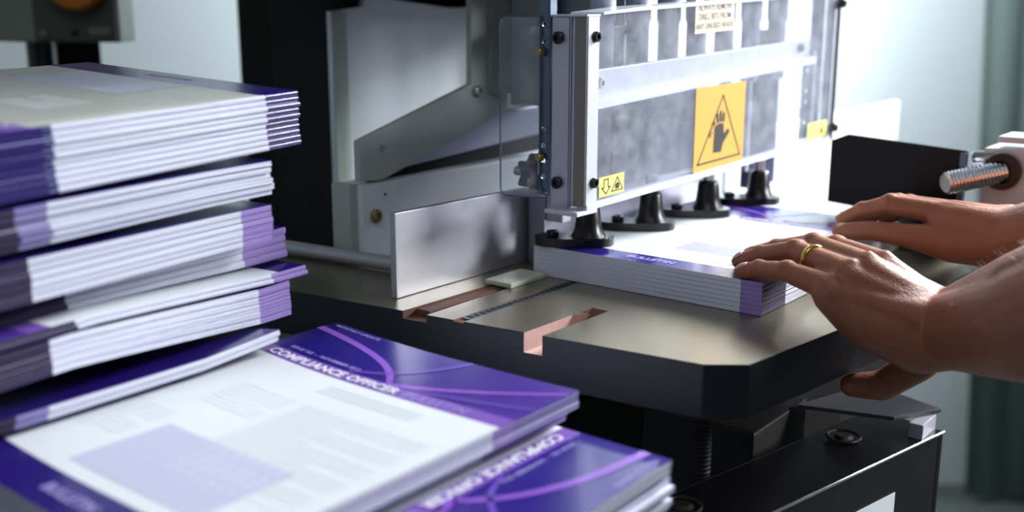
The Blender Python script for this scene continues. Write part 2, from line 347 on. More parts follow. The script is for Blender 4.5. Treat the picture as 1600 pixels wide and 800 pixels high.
# acrylic front pane with slanted lower edge, and bent top lip
pane = gp('guard_pane', prism([(-.0118, .0725), (.452, .0830), (.452, .236), (.01, .2185), (-.0118, .215)], .0665, .0700, axis=0), 'acrylic'); pane['label'] = 'clear scuffed acrylic pane'
gp('pane_lower_edge', prism([(-.0275, .0665), (.452, .0775), (.452, .0828), (-.0118, .0723), (-.0275, .0720)], .062, .0718, axis=0, bevel=.0012), 'acrylic_edge')
gp('pane_top_lip', prism([(-.008, .2160), (.05, .2195), (.452, .2370), (.452, .2400), (.05, .2225), (-.008, .2182)], .040, .0715, axis=0, bevel=.0006), 'acrylic_edge')
gp('lower_lip', box(.040, .0715, -.040, -.012, .0635, .0672, .001), 'aluw')
gp('far_post', box(.060, .0722, .4525, .458, .078, .30, .0005), 'black')
gp('far_post_strip', box(.0600, .0705, .4470, .4522, .083, .30, .0005), 'aluw')
for z in (.093, .228):
    gp('pane_knob', lathe([(.0035, 0), (.0052, .001), (.0052, .006), (.0035, .0075), (0, .0078)], (.0722, .451, z), (1, .451, z), 18), 'black')
for z in (.200, .088):
    bolt('pane_screw', (.071, -.018, z), (1, 0, 0), .0042, .003, 'black', guard).location = GO
    bolt('post_screw', (.0450, -.0292, z-.001), (0, -1, 0), .0048, .0035, 'black', guard).location = GO
# perforated rail + side pane
o = gp('perforated_rail', bmobj('x', plate_holes(.0090, .19, .002, [(z, .0022) for z in (.012, .025, .037, .050, .090, .103, .118, .131, .150, .166)]), 'gun').data and plate_holes(.0090, .19, .002, [(z, .0022) for z in (.012, .025, .037, .050, .118, .131, .166, .180)]), 'gun')
bpy.data.objects.remove(bpy.data.objects['x'])
o.location = GO+V((.0255, -.0285, .078)); rail = o
gp('rail_flange', box(.0345, .036, -.0285, -.020, .075, .30, .0003), 'gun')
gp('rail_upper', box(.0255, .0345, -.0285, -.0265, .268, .30, .0003), 'gun')
pts = []
for cx, cz, a0 in ((.0225, .099-.022, 180), (.0225, .213, 0)): pass
x0, x1, z0, z1, r = -.0125, .0275, .0715, .2150, .006
pts = [(x0+r-r*math.cos(math.radians(a)), z0+r-r*math.sin(math.radians(a))) for a in (0, 22, 45, 67, 90)] + [(x1+.008, z0+.0025), (x1, z0+.01), (x1, z1)] + [(x0+r-r*math.cos(math.radians(a)), z1-r+r*math.sin(math.radians(a))) for a in (90, 67, 45, 22, 0)]
sp = gp('side_pane', prism(pts, -.0315, -.0290, axis=1), 'clear_acrylic'); sp['label'] = 'clear acrylic side pane with rounded corners'
bm = bmesh.new()
for a, b in zip(pts, pts[1:]+pts[:1]):
    rod((a[0], -.0302, a[1]), (b[0], -.0302, b[1]), .0007, 6, bm)
gp('side_pane_edge', bm, 'gun')
for z in (.188, .106): bolt('rail_bolt', (.0295, -.0300, z), (-.3, -1, 0), .0034, .0045, 'brass', guard, False).location = GO
# stickers
def sticker(name, y0, y1, za0, za1, x, m, label, cat, text=(), tm='ink', shear=.085):
    t = thing(name, label, cat, (x, y0, za0)); W, H = y1-y0, za1-za0
    o = bmobj('sticker_sheet', prism([(0, 0), (W, W*shear), (W, H+W*shear), (0, H)], 0, .0003, axis=0), m, t)
    for s, size, u, v, bold in text:
        vs, fs = textgeo(s, size, bold, 'CENTER')
        meshobj('lettering', [(.0005, u+p[0], v+p[1]+(u+p[0])*shear) for p in vs], fs, tm, t)
    return t, W, H
def strip3(t, name, pts, wid, m, shear, x=.0005, closed=False):
    n = len(pts); vs = []; fs = []
    rng = range(n if closed else n-1)
    for i in rng:
        a, b = V(pts[i]), V(pts[(i+1) % n]); d = (b-a).normalized(); q = V((-d.y, d.x))*wid/2; e = d*wid/2*(1 if closed else .3)
        k = len(vs)
        for p in (a-q-e, b-q+e, b+q+e, a+q-e): vs.append((x, p.x, p.y+p.x*shear))
        fs.append((k, k+1, k+2, k+3))
    return meshobj(name, vs, fs, m, t)
def poly3(t, name, polys, m, shear, x=.0006):
    vs = []; fs = []
    for P in polys:
        k = len(vs); vs += [(x, p[0], p[1]+p[0]*shear) for p in P]; fs.append(tuple(range(k, k+len(P))))
    return meshobj(name, vs, fs, m, t)
shr = .02
t, W, H = sticker('warning_sticker', .1425, .239, .0765, .1525, .0702, 'yel', 'large yellow sticker with a black hand inside a triangle on the clear guard', 'sticker', shear=shr)
strip3(t, 'triangle_mark', [(.007, .0065), (.090, .0070), (.0515, .0660)], .0016, 'ink', shr, closed=True)
hand = [[(.036, .0145), (.051, .0135), (.0545, .0215), (.0655, .0300), (.0660, .0335), (.062, .0338), (.0555, .0295), (.0545, .0385), (.050, .0405), (.042, .0400), (.037, .0370)]]
for (x0_, y0_, x1_, y1_, w_) in ((.0375, .0385, .0345, .0435, .0036), (.043, .0405, .0415, .0500, .0038), (.0485, .0410, .0480, .0520, .0038), (.0535, .040, .0545, .0500, .0036)):
    hand.append([(x0_-w_/2, y0_), (x0_+w_/2, y0_), (x1_+w_/2, y1_), (x1_-w_/2, y1_)])
poly3(t, 'hand_mark', hand, 'ink', shr)
strip3(t, 'cut_line_mark', [(.030, .034), (.037, .0395), (.045, .0415), (.054, .0410)], .0012, 'yel', shr, .0008)
poly3(t, 'drop_mark', [[(.0275, .0290), (.0300, .0290), (.0305, .0315), (.028, .0335)], [(.031, .032), (.0335, .0325), (.0325, .035)]], 'ink', shr)
def small(name, y0, y1, z0, z1, label):
    t, W, H = sticker(name, y0, y1, z0, z1, .0702, 'yel2', label, 'sticker', shear=.02)
    a = W*.27; s = H
    strip3(t, 'arrow_mark', [(a-.003, s*.85), (a+.003, s*.85), (a+.003, s*.45), (a+.006, s*.45), (a, s*.12), (a-.006, s*.45), (a-.003, s*.45)], .0009, 'ink', .02, closed=True)
    b = W*.72
    strip3(t, 'triangle_mark', [(b-.008, s*.18), (b+.008, s*.18), (b, s*.85)], .0009, 'ink', .02, closed=True)
    poly3(t, 'hand_mark', [[(b-.0025, s*.26), (b+.0025, s*.26), (b+.003, s*.48), (b, s*.6), (b-.003, s*.45)]], 'ink', .02)
small('arrow_sticker', -.0085, .0275, .0745, .0905, 'small pale yellow arrow sticker at the near lower corner of the guard')
small('arrow_sticker', .392, .442, .0835, .1010, 'small pale yellow arrow sticker at the far lower corner of the guard')
sticker('instruction_sticker', .136, .208, .1995, .2330, .0702, 'beige', 'beige paper label with four lines of capitals at the top edge of the guard', 'sticker',
        [('IMPORTANT', .0078, .036, .0272, .0001), ('ALWAYS REMOVE', .0078, .036, .0195, .0001), ('DRILL BITS FROM', .0078, .036, .0115, .0001), ('ANY UNUSED HEADS', .0072, .036, .0035, .0001)], 'ink2', .04)

# ---------------------------------------------------------------- drill head behind the guard
for y in (.052, .108, .160, .212, .268, .326, .388):
    o = part('drill_spindle', lathe([(.008, 0), (.0098, .002), (.0098, .060), (.0112, .064), (.0112, .14), (.008, .145)], (.030, y, .148), (.030, y, 1), 24), 'spindle', smooth=False)
    for p in o.data.polygons: p.use_smooth = len(p.vertices) == 4
part('head_cross_bar', prism([(.000, .150), (.424, .171), (.424, .190), (.000, .173)], .046, .054, axis=0, bevel=.0008), 'aluw')
part('cross_bar_lip', prism([(.000, .143), (.424, .1640), (.424, .1715), (.000, .1505)], .050, .062, axis=0, bevel=.0012), 'whitep')
bolt('cross_bar_bolt', (.054, .013, .163), (1, 0, 0), .0045, .004, 'alu', drill).location = MO
bolt('cross_bar_bolt', (.054, .395, .181), (1, 0, 0), .0045, .004, 'gun', drill).location = MO
part('rear_shield', box(-.006, -.002, .014, .118, .066, .146, .0006), 'blue')
part('rear_shield', box(-.006, -.002, .121, .285, .060, .160, .0006), 'blue')
part('head_pillar', box(.010, .022, .358, .420, .030, .20, .001), 'blue')
part('head_pillar_edge', box(.018, .022, .348, .3535, .05, .165, .0005), 'aluw')
o = part('hole_rail', plate_holes(.014, .088, .002, [(z, .0028) for z in (.018, .040, .052, .074)]), 'gun')
for v in o.data.vertices: v.co = V((.058+v.co.y, .396+v.co.x*1.6, .083+v.co.z))
part('hole_rail_edge', box(.0575, .061, .4215, .4250, .083, .178, .0004), 'aluw')
part('side_stanchion', box(.050, .060, .430, .444, .083, .30, .0006), 'blue')
part('hook_wire', rod((.02, .040, .098), (.02, .044, .146), .0012, 8), 'aluw')
part('small_tab', box(.0, .003, .004, .016, .085, .105, .0004), 'whitep')
# presser feet
def foot():
    t = thing('presser_foot', 'x', 'presser foot', (0, 0, 0), 0, 'presser feet under the guard')
    pts = []
    for i in range(40):
        a = 2*math.pi*i/40; c, s = math.cos(a), math.sin(a)
        pts.append((.0155*math.copysign(abs(c)**.7, c), -.006+.034*math.copysign(abs(s)**.7, s)))
    bmobj('foot_pad', prism(pts, .0002, .0075, bevel=.0016), 'black', t)
    bmobj('foot_cone', lathe([(.0165, .0045), (.0150, .008), (.0122, .013), (.0110, .020), (.0098, .031), (.0088, .034), (.006, .035)], (.0, .006, 0), (0, .006, 1), 28), 'black', t, smooth=True)
    bmobj('foot_stem', rod((0, .006, .034), (0, .006, .050), .0055), 'steel', t)
    bolt('foot_screw', (0, -.024, .0075), (0, 0, 1), .0055, .0045, 'black', t)
    return t
f0 = foot()
flab = ['nearest black rubber presser foot, on the near left corner of the paper pile', 'second black rubber presser foot from the camera', 'third black rubber presser foot from the camera, left of the yellow sticker bottom', 'farthest black rubber presser foot, near the black stop']
for i, (x, y) in enumerate(((.030, .0255), (.036, .117), (.046, .206), (.055, .298))):
    t = f0
    if i:
        t = f0.copy(); COL.objects.link(t)
        for ch in list(f0.children): c = ch.copy(); COL.objects.link(c); c.parent = t
    t.location = (x, y, .0258); t['label'] = flab[i]
    t.rotation_euler = (0, 0, math.radians(-52))

# ---------------------------------------------------------------- right side: stop plate, threaded rod, bearing block
t = thing('stop_plate', 'glossy black upright stop plate behind the hands, right of the guard', 'plate', (.2, .305, 0))
o = bmobj('stop_face', prism([(-.068, .0355), (.060, .026), (.060, .0955), (-.052, .103), (-.068, .096)], 0, .004, axis=1, bevel=.0006), 'bumper', t)
bmobj('stop_rib', box(.0545, .060, -.003, .0, .030, .094, .0004), 'gun', t)
bmobj('stop_foot', box(-.04, .055, .004, .03, .0003, .028, .001), 'black', t)
t = thing('bearing_block', 'aluminium bearing block with a bright threaded rod at the right edge', 'bearing block', (.30, .32, .0))
bmobj('block_body', prism([(-.030, .0003), (.07, .0003), (.07, .104), (.018, .104), (.010, .098), (-.030, .098)], 0, .05, axis=1, bevel=.0012), 'aluw', t)
bmobj('block_top', box(-.018, .07, -.006, .04, .1041, .110, .001), 'aluw', t)
bmobj('bearing_ring', lathe([(.0150, 0), (.0165, .002), (.0165, .006), (.0110, .006), (.0110, .001), (.0, .001)], (-.012, .0, .078), (-.012, -1, .078), 32), 'black', t)
threaded((-.050, -.040, .068), (-.014, .0015, .077), .0105, .0034, 'chrome', 'threaded_rod', t)
bolt('block_screw', (.010, 0, .0945), (0, -1, 0), .003, .001, 'ink', t)
bmobj('cap_screw', rod((-.040, .004, .088), (-.020, .004, .090), .006), 'steel', t)
# white rear board and its low shelf
t = thing('white_rear_board', 'white upright board standing behind the drill, right of the guard', 'board', (-.1, .8, 0))
bmobj('board_face', box(-.004, 0, -.26, .382, -.10, .068, .001), 'whitep', t)
bmobj('board_foot', box(-.06, -.004, -.24, -.20, FZ, -.05, .001), 'whitep', t); bmobj('board_foot', box(-.06, -.004, .30, .34, FZ, -.05, .001), 'whitep', t)
part('rear_table', box(-.029, .29, .362, .52, -.037, .0, .001), 'alu')

# ---------------------------------------------------------------- under the table
GP = [(.233, .178), (.300, .154), (.276, .112), (.204, .090)]
part('lift_collar', rod((.185, -.035, -.046), (.185, -.035, -.037), .016), 'darkm')
threaded((.185, -.035, -.30), (.185, -.035, -.046), .0068, .0035, 'darkm', 'lift_screw', drill).location = MO
part('under_frame', box(-.10, .06, -.06, .28, -.10, -.0375, .002), 'darkm')
part('under_cross_member', box(.06, .16, .05, .16, -.12, -.0375, .002), 'rust')
part('grey_cover_plate', prism(GP, -.100, -.0965, bevel=.0006), 'dull')
part('pedestal_body', prism([(.02, .13), (.17, .135), (.20, .20), (.20, .34), (.02, .34)], FZ, -.1005), 'darkm')
part('plate_skirt', box(.286, .2975, .118, .151, -.128, -.1005, .001), 'aluw')
part('pedestal_block', box(.10, .200, .02, .12, -.20, -.1005, .002), 'darkm')
t = thing('control_cabinet', 'black cabinet with a chrome edge and a white paper label under the table', 'cabinet', (.27, .04, FZ), math.radians(-12))
zt = -.1125-FZ
bmobj('cabinet_side', box(.003, .012, -.25, .112, .3, zt-.002, .0006), 'side', t)
bmobj('deck_plate', box(-.050, .0125, -.25, .112, zt-.002, zt, .0004), 'deck', t)
bmobj('deck_edge', box(-.052, -.050, -.25, .112, zt-.012, zt, .0003), 'deck', t)
bmobj('chrome_edge', rod((.0125, -.25, zt-.0005), (.0125, .112, zt-.0005), .0013, 10), 'chrome', t)
bmobj('cabinet_back', box(-.05, .012, .104, .112, .3, zt-.002, .0005), 'side', t)
bmobj('cabinet_body', box(-.05, .003, -.25, .104, 0, .3, .002), 'side', t)
for y in (-.155, .035):
    h = bmesh.new(); lathe([(.004, 0), (.008, .002), (.005, .004), (0, .004)], (-.030, y, zt), (-.030, y, 1), 18, h)
    for i in range(12):
        a, b = 2*math.pi*i/12, 2*math.pi*(i+1)/12
        rod((-.030+.013*math.cos(a), y+.013*math.sin(a), zt+.0025), (-.030+.013*math.cos(b), y+.013*math.sin(b), zt+.0025), .0012, 8, h)
    bmobj('deck_ring', h, 'darkm', t)
lb = bmobj('paper_label', prism([(-.24, zt-.30), (.045, zt-.30), (.045, zt-.033), (-.24, zt-.033)], .012, .0125, axis=0), 'paper', t); lb['label'] = 'white paper label with a line drawing'
def tube_line(pts, r, bm, x):
    for a, b in zip(pts, pts[1:]): rod((x, *a), (x, *b), r, 6, bm)
bm = bmesh.new(); tube_line([(.0, zt-.036), (.0, zt-.048), (-.012, zt-.062), (-.018, zt-.10)], .0006, bm, .0127); tube_line([(.0, zt-.048), (.010, zt-.058), (.008, zt-.085)], .0006, bm, .0127)
bmobj('line_drawing', bm, 'ink2', t)

# ---------------------------------------------------------------- control box upper left
t = thing('switch_box', 'olive grey switch box with an orange rotary knob at the upper left', 'switch box', (-.70, .0, .19), 0)
bmobj('box_shell', prism([(-.15, -.035), (-.053, -.028), (.027, .040), (-.02, .09), (-.15, .09)], -.008, .20, bevel=.003), 'boxp', t)
def onf(u, z, h=0):    # point on the front face (runs from (-.053,-.028) to (.027,.040))
    n = V((.0675, -.0795)).normalized(); return (-.053+.08*u+n.x*h, -.028+.068*u+n.y*h, z)
bmobj('front_cover', prism([onf(.03, 0, .0003)[:2], onf(.97, 0, .0003)[:2], onf(.97, 0, .006)[:2], onf(.03, 0, .006)[:2]], -.005, .19, bevel=.0015), 'boxd', t)
bmobj('rotary_knob', rod(onf(.60, .066, .0065), onf(.60, .066, .030), .036, 32, None, .004), 'orange', t)
bmobj('cover_screw', rod(onf(.5, .004, .0065), onf(.5, .004, .008), .0045), 'ink', t)
bmobj('cover_screw', rod(onf(.13, .0035, .0065), onf(.13, .0035, .0075), .0045), 'boxp', t)
bmobj('name_strip', prism([onf(.66, 0, .0063)[:2], onf(.90, 0, .0063)[:2], onf(.90, 0, .0068)[:2], onf(.66, 0, .0068)[:2]], .002, .010), 'boxp', t)
bmobj('conduit', rod((-.092, 0, -.0085), (-.092, 0, -.6), .018), 'black', t); bmobj('mounting_post', box(-.15, -.09, .02, .08, FZ-.19, -.0085), 'black', t)

# ---------------------------------------------------------------- magazines
ML, MW = .275, .21
class Pile:
    """frame: a = outward axis (0 at the outer face, -W inwards), b along the pile (0 far, -L near), z up"""
    def __init__(s, origin, azn, azd=None):
        a = math.radians(azn); s.o = V(origin); s.n = V((math.cos(a), math.sin(a), 0)); s.d = V((-math.sin(a), math.cos(a), 0)); s.az = a
COVER_V = [0, .002, .032, .034, .060, .10, .14, .18, .199, .2085, .2225, .235, .26, .283, .285]
def make_mag(P, da, db, z, ts, tf, spine_out, header_far, bend=None, L=ML, W=MW, fore=None, label='', group='', jz=0, detail=False, trim_near='edge', trim_far='edge', head_band=.022, staples=False, drot=0, thin=0, inset=.0004, tint=None, foot_top=.028, plain=False):
    """one stapled magazine. fore: list of (b0,b1,material) over the outer face"""
    face_up = spine_out != header_far
    bend = bend or (lambda a, b: 0)
    t = thing('magazine', label, 'magazine', P.o+V((0, 0, z)), P.az+drot, group)
    na = 12
    As = [-W + W*i/na for i in range(na+1)]
    sc = L/ML
    cv = [v*sc*ML/.285 for v in COVER_V]; cv[-2:] = [L-.002, L]; cv[2] = foot_top-.002; cv[3] = foot_top
    Bs = [(-L+v) if header_far else (-v) for v in cv]
    extra = set()
    if fore:
        for b0, b1, m in fore: extra |= {b0, b1}
    Bs = sorted(set(round(b, 5) for b in Bs) | set(round(b, 5) for b in extra))
    def th(a):
        u = (-a if spine_out else a+W)/W; return ts+(tf-ts)*u
    def pt(a, b, k):    # k 0 bottom .. 1 top
        return V((a+da, b+db, th(a)*k*(1-thin*min(1, -b/.19)) + bend(a, b)))
    def vpos(b): return (b+L) if header_far else -b
    # ---- page block
    mats = ['edge', 'lilac_edge', 'dark_edge', 'grey_lilac_edge', 'body']; mi = {k: i for i, k in enumerate(mats)}
    def outmat(b):
        for b0, b1, m in (fore or ()):
            if b0 <= b <= b1: return mi.get(m, 2)
        return 0
    bm = bmesh.new(); e0 = .03 if inset > .0002 else .01; LV = [0, .12, .3, .5, .7, .88, 1]
    # spine: rounded profile. offset of the outer edge by level
    def off(k, spine): return (-.0012*(1-math.sqrt(max(0, 1-(2*k-1)**2)))) if spine else 0
    def ring(a, b, k, outer):
        sp = (outer and spine_out) or ((not outer) and not spine_out); s = 1 if outer else -1
        x = s*off(k, sp)
        if not sp: x += (random.random()-.5)*.0
        p = pt(a, b, e0+(1-2*e0)*k); p.x += x - s*inset; return p
    rnd = [random.uniform(-.0004, .0004) for _ in LV]
    def wall(ptsf, n, mfun, flip=False):
        R = [[bm.verts.new(ptsf(i, k)) for k in range(len(LV))] for i in range(n)]
        for i in range(n-1):
            for k in range(len(LV)-1):
                f = bm.faces.new((R[i][k], R[i+1][k], R[i+1][k+1], R[i][k+1])); f.material_index = mfun(i)
    wall(lambda i, k: ring(0, Bs[i], LV[k], True)+V((0 if spine_out else rnd[k], 0, 0)), len(Bs), lambda i: outmat((Bs[i]+Bs[i+1])/2))
    wall(lambda i, k: ring(-W, Bs[i], LV[k], False), len(Bs), lambda i: 0)
    wall(lambda i, k: pt(As[i], -L+inset, e0+(1-2*e0)*LV[k]), len(As), lambda i: mi[trim_near(As[i]) if callable(trim_near) else trim_near])
    wall(lambda i, k: pt(As[i], -inset, e0+(1-2*e0)*LV[k]), len(As), lambda i: mi[trim_far])
    bmesh.ops.remove_doubles(bm, verts=bm.verts, dist=1e-5)
    bmobj('pages', bm, mats, t)
    # ---- cover
    if face_up: cm = ['foot', tint or 'body', 'band', 'purple']
    else: cm = ['back', 'back', 'back', 'back']
    if plain: cm = ['edge']*4 if inset < .0003 else ['lil']*4
    allm = cm + ['edge', 'lilac_edge', 'dark_edge', 'grey_lilac_edge', 'back']
    def cmi(v):
        if not face_up: return 0
        v /= sc
        v0 = 0; return 0 if v < foot_top-.001 else 1 if v < .2005 else 2 if v < .2140 else 3
    bm = bmesh.new()
    for top in (1, 0):
        G = [[bm.verts.new(pt(a, b, top)) for b in Bs] for a in As]
        for i in range(len(As)-1):
            for j in range(len(Bs)-1):
                f = bm.faces.new((G[i][j], G[i+1][j], G[i+1][j+1], G[i][j+1])); m = cmi(vpos((Bs[j]+Bs[j+1])/2)) if top else 8
                f.material_index = m
        if top: GT = G
        else: GB = G
    i = len(As)-1 if spine_out else 0
    K = 6; prev = GT[i]
    for k in range(1, K+1):
        if k == K: cur = GB[i]
        else:
            q = 1-k/K; s = 1 if spine_out else -1
            cur = []
            for b in Bs:
                p = pt(As[i], b, q); p.x += s*.0009*math.sqrt(max(0, 1-(2*q-1)**2)); cur.append(bm.verts.new(p))
        for j in range(len(Bs)-1):
            f = bm.faces.new((prev[j], cur[j], cur[j+1], prev[j+1])); bb = (Bs[j]+Bs[j+1])/2
            mm = 4
            if spine_out:
                for b0, b1, m in (fore or ()):
                    if b0 <= bb <= b1: mm = 4+['edge', 'lilac_edge', 'dark_edge', 'grey_lilac_edge', 'back'].index(m)
            f.material_index = mm
        prev = cur
    bmesh.ops.recalc_face_normals(bm, faces=bm.faces)
    c = bmobj('cover', bm, allm, t)
    c.data.polygons.foreach_set('use_smooth', [True]*len(c.data.polygons))
    # ---- print
    def art(u, v, h=.0003):
        a = -u if spine_out else u-W; b = (v-L) if header_far else -v
        p = pt(a, b, 1); p.z += h; return p
    if detail and face_up:
        def txt(name, s, size, u, v, m, bold=0, h=.0004):
            vs, fs = textgeo(s, size, bold); meshobj(name, [art(u+p[0], v+p[1], h) for p in vs], fs, m, c)
        o_ = V((0, 0, 0))
        def curve_strip(name, P0, P1, P2, w0, w1, m, n=28, h=.0003):
            vs = []; fs = []
            for i in range(n+1):
                s = i/n; p = V(P0)*(1-s)**2+V(P1)*2*s*(1-s)+V(P2)*s*s; d = (V(P1)-V(P0))*(1-s)+(V(P2)-V(P1))*s; d.normalize(); wd = (w0+(w1-w0)*s)/2
                vs += [art(p.x-d.y*wd, p.y+d.x*wd, h), art(p.x+d.y*wd, p.y-d.x*wd, h)]
                if i: k = 2*i; fs.append((k-2, k-1, k+1, k))
            meshobj(name, vs, fs, m, c)
        curve_strip('swoosh', (.0005, .259*sc), (.085, .253*sc), (.112, .2145*sc), .0065, .004, 'swoosh')
        curve_strip('swoosh', (.075, .217*sc), (.11, .223*sc), (.128, .2745*sc), .0028, .004, 'swoosh2')
        curve_strip('swoosh', (.110, .213*sc), (.15, .223*sc), (.2095, .265*sc), .006, .0035, 'swoosh')
        curve_strip('swoosh', (.12, .215*sc), (.17, .219*sc), (.2095, .234*sc), .0025, .0035, 'swoosh2')
        txt('title_text', 'COMPLIANCE OFFICER', .0112, .011, .2040*sc, 'white', .00035)
        txt('title_text', 'BULLETIN', .0112, .132, .2040*sc, 'pale', 0)
        txt('date_text', 'ISSUE 102  -  NOVEMBER 2012', .0050, .016, .2190*sc, 'pale', .0001)
        txt('small_text', 'MONTHLY UPDATE', .0048, .006, .2680*sc, 'pale', .0001)
        txt('footer_logo_text', 'BULLETIN', .010, .085, .010, 'pale', .0003)
        def blk(name, u0, u1, v0, v1, m, n=1, frac=.5, n2=12, h=.00012):
            vs = []; fs = []
            hh = (v1-v0)/n
            for r in range(n):
                a0 = v1-hh*(r+frac); a1 = v1-hh*r; ue = u1 if (r % 5) != 4 else u0+(u1-u0)*random.uniform(.4, .8)
                for i in range(n2+1):
                    u = u0+(ue-u0)*i/n2; vs += [art(u, a0, h), art(u, a1, h)]
                    if i: k = len(vs)-4; fs.append((k, k+2, k+3, k+1))
            return meshobj(name, vs, fs, m, c)
        blk('text_column', .045, .092, .125, .162, 'lgrey', 8, .6)
        blk('text_column', .100, .198, .060, .160, 'lgrey', 26, .3)
        blk('heading_text', .088, .165, .176, .190, 'grey', 3, .4)
        blk('text_box', .065, .170, .036, .095, 'lil', 1, 1)
        blk('text_column', .010, .055, .060, .105, 'lgrey', 10, .3)
    if staples:
        for b in (-L*.27, -L*.70):
            bm = bmesh.new()
            x = da+(.0008 if spine_out else -W-.0014)
            z0 = th(0 if spine_out else -W)*.5+bend(0, b)
            rod((x, b+db-.0035, z0), (x, b+db+.0035, z0), .0003, 6, bm)
            bmobj('staple', bm, 'gun', c)
    return t
ORD = ['topmost']+[x+' from the top' for x in 'second third fourth fifth sixth seventh eighth ninth tenth eleventh twelfth thirteenth fourteenth fifteenth sixteenth seventeenth eighteenth nineteenth twentieth'.split()]+['bottommost']
def pile(P, z0, n, tt, label, group, jit=.0008, **kw):
    z = z0; r = []
    for i in range(n):
        k = dict(kw); da = k.pop('da', 0)+random.uniform(-jit, jit); db = k.pop('db', 0)+random.uniform(-jit, jit)
        if isinstance(label, tuple): lab = label[1] if i == n-1 else label[0].replace('#', ORD[n-1-i])
        else: lab = label.replace('#', ORD[n-1-i])
        det = k.pop('detail', False) and i == n-1
        b0 = k.pop('bend', None) or (lambda a, b: 0); ts, tf, so, W = k['ts'], k['tf'], k['spine_out'], MW
        k_thin = k.get('thin', 0)
        def bd(a, b, i=i, b0=b0, k_thin=k_thin):
            u = (-a if so else a+W)/W; return b0(a, b) + i*(1.02*(ts+(tf-ts)*u)+.00012)*(1-k_thin*min(1, -b/.19))
        r.append(make_mag(P, da, db, z0, label=lab, group=group, detail=det, plain=(i < n-1), bend=bd, **k)); z += tt*1.02
    return z
LONG = MW; 
TBL = -.09
t = thing('side_table', 'black side table under the piles of magazines', 'table', (0, -.45, FZ))
bmobj('side_table_top', box(-.30, .30, -.32, .21, TBL-FZ-.03, TBL-FZ, .003), 'blackm', t)
for x in (-.28, .26):
    for y in (-.30, .17): bmobj('leg', box(x, x+.03, y, y+.03, 0, TBL-FZ-.031, .002), 'blackm', t)
# --- front pile (covers up, header at the far end)
PF = Pile((.1945, -.2110, 0), 0)
PB = Pile((.1945, -.2110, 0), 0)
H = 'magazines stacked in the front pile'
def bend_front(a, b):
    u = a+MW; q = max(0, 1-u/.10); return .0035*q*q - .0010*math.sin(math.pi*u/MW)
# lower group on the table
pile(Pile((.170, -.215, 0), 0), TBL+.0003, 9, .0040, 'magazine in the shaded base of the front pile, # there', 'magazines at the bottom of the front pile', ts=.0040, tf=.0040, spine_out=False, header_far=True, jit=.0015)
# rotated group: header end at +X
PR = Pile((.2640, -.2205-MW, 0), -90)
zr = -.0512
def bend_rot(a, b): 
    s = max(0, (b+.10)/.10); return -.0035*s*s*0 - .004*max(0, (a+.07)/.07)**2*1.0
pile(PR, zr, 8, .0036, ('sideways magazine with white edge at the lower right, # of its bundle', 'open purple cover lying sideways at the lower right, partly under the front pile'), 'sideways magazines at the lower right',
     inset=.00025, ts=.0036, tf=.0036, spine_out=False, header_far=True, jit=.0022, detail=True, bend=bend_rot, db=0)
# two bundles on top
pile(PF, -.0205, 3, .0033, 'magazine in the set-back bundle of the front pile, # there', 'second bundle of the front pile', inset=.00015, ts=.0033, tf=.0033, spine_out=False, header_far=True, da=-.008, fore=[(-.078, 0, 'lilac_edge')])
pile(PF, -.0103, 3, .0033, ('magazine directly under the open-faced front page, # of that bundle', 'top magazine of the front pile, with a white page and purple title band'), 'top bundle of the front pile', jit=.0005, inset=.00015, ts=.0033, tf=.0033, spine_out=False, header_far=True, detail=True,
     bend=bend_front, fore=[(-.062, 0, 'grey_lilac_edge'), (-.080, -.062, 'lilac_edge')])
# --- support pile and the magazines under the tall stack
PS = Pile((-.020, -.285, 0), 0)
pile(PS, TBL+.0003, 21, .0043, 'magazine in the shaded pile carrying the tall left stack, # there', 'magazines under the tall stack', ts=.0043, tf=.0043, spine_out=False, header_far=False, jit=.0015)
P6 = Pile((.0050, -.2790, 0), 1)
b6 = lambda a, b: .0045*max(0, 1-(-a)/.05)*max(0, 1-(-b)/.06) + .003*max(0, 1-(-a)/.04)
zz = pile(P6, .0025, 2, .0042, ('magazine right under the dark glossy cover at the foot of the tall stack', 'magazine with a glossy dark purple back cover at the foot of the tall stack'), 'magazines at the foot of the tall stack', jit=.0006,
     inset=.00015, ts=.0046, tf=.0038, spine_out=False, header_far=False, bend=b6, fore=[(-ML, -.176, 'dark_edge'), (-.176, -.158, 'grey_lilac_edge')])
# --- tall stack: bundles turned alternately
AZ = 8.0
def PT(L0, out=0):
    a = math.radians(AZ); n = V((math.cos(a), math.sin(a), 0)); d = V((-n.y, n.x, 0)); o = V((-.025, -.2437, 0))+d*L0+n*out; return Pile(o, AZ)
G = 'tall stack of magazines at the left'
sag5 = lambda a, b: .010*max(0, (-b-.03)/.20)**1.0*(1 if -b < .23 else 1) - .006*max(0, (-b-.15)/.10)**2
pile(PT(.0), .0150, 5, .0044, 'magazine in the lowest bundle of the tall left stack, # of it', G+', lowest bundle', thin=.2, inset=.00015, ts=.0049, tf=.0047, spine_out=False, header_far=False, jit=.0005, bend=lambda a, b: .0125*min(1, max(0, -b-.02)/.15),
     fore=[(-.030, 0, 'lilac_edge'), (-ML, -.187, 'dark_edge')])
pile(PT(.017), .0395, 2, .0034, 'magazine with purple strip above the lowest bundle, # of the pair', G+', second bundle', thin=.2, ts=.0034, tf=.0034, spine_out=True, header_far=False, jit=.0008, bend=lambda a, b: .0012*(-a/MW)+.0085*min(1, max(0, -b-.02)/.15),
     fore=[(-.034, 0, 'lilac_edge'), (-ML, -.187, 'dark_edge')])
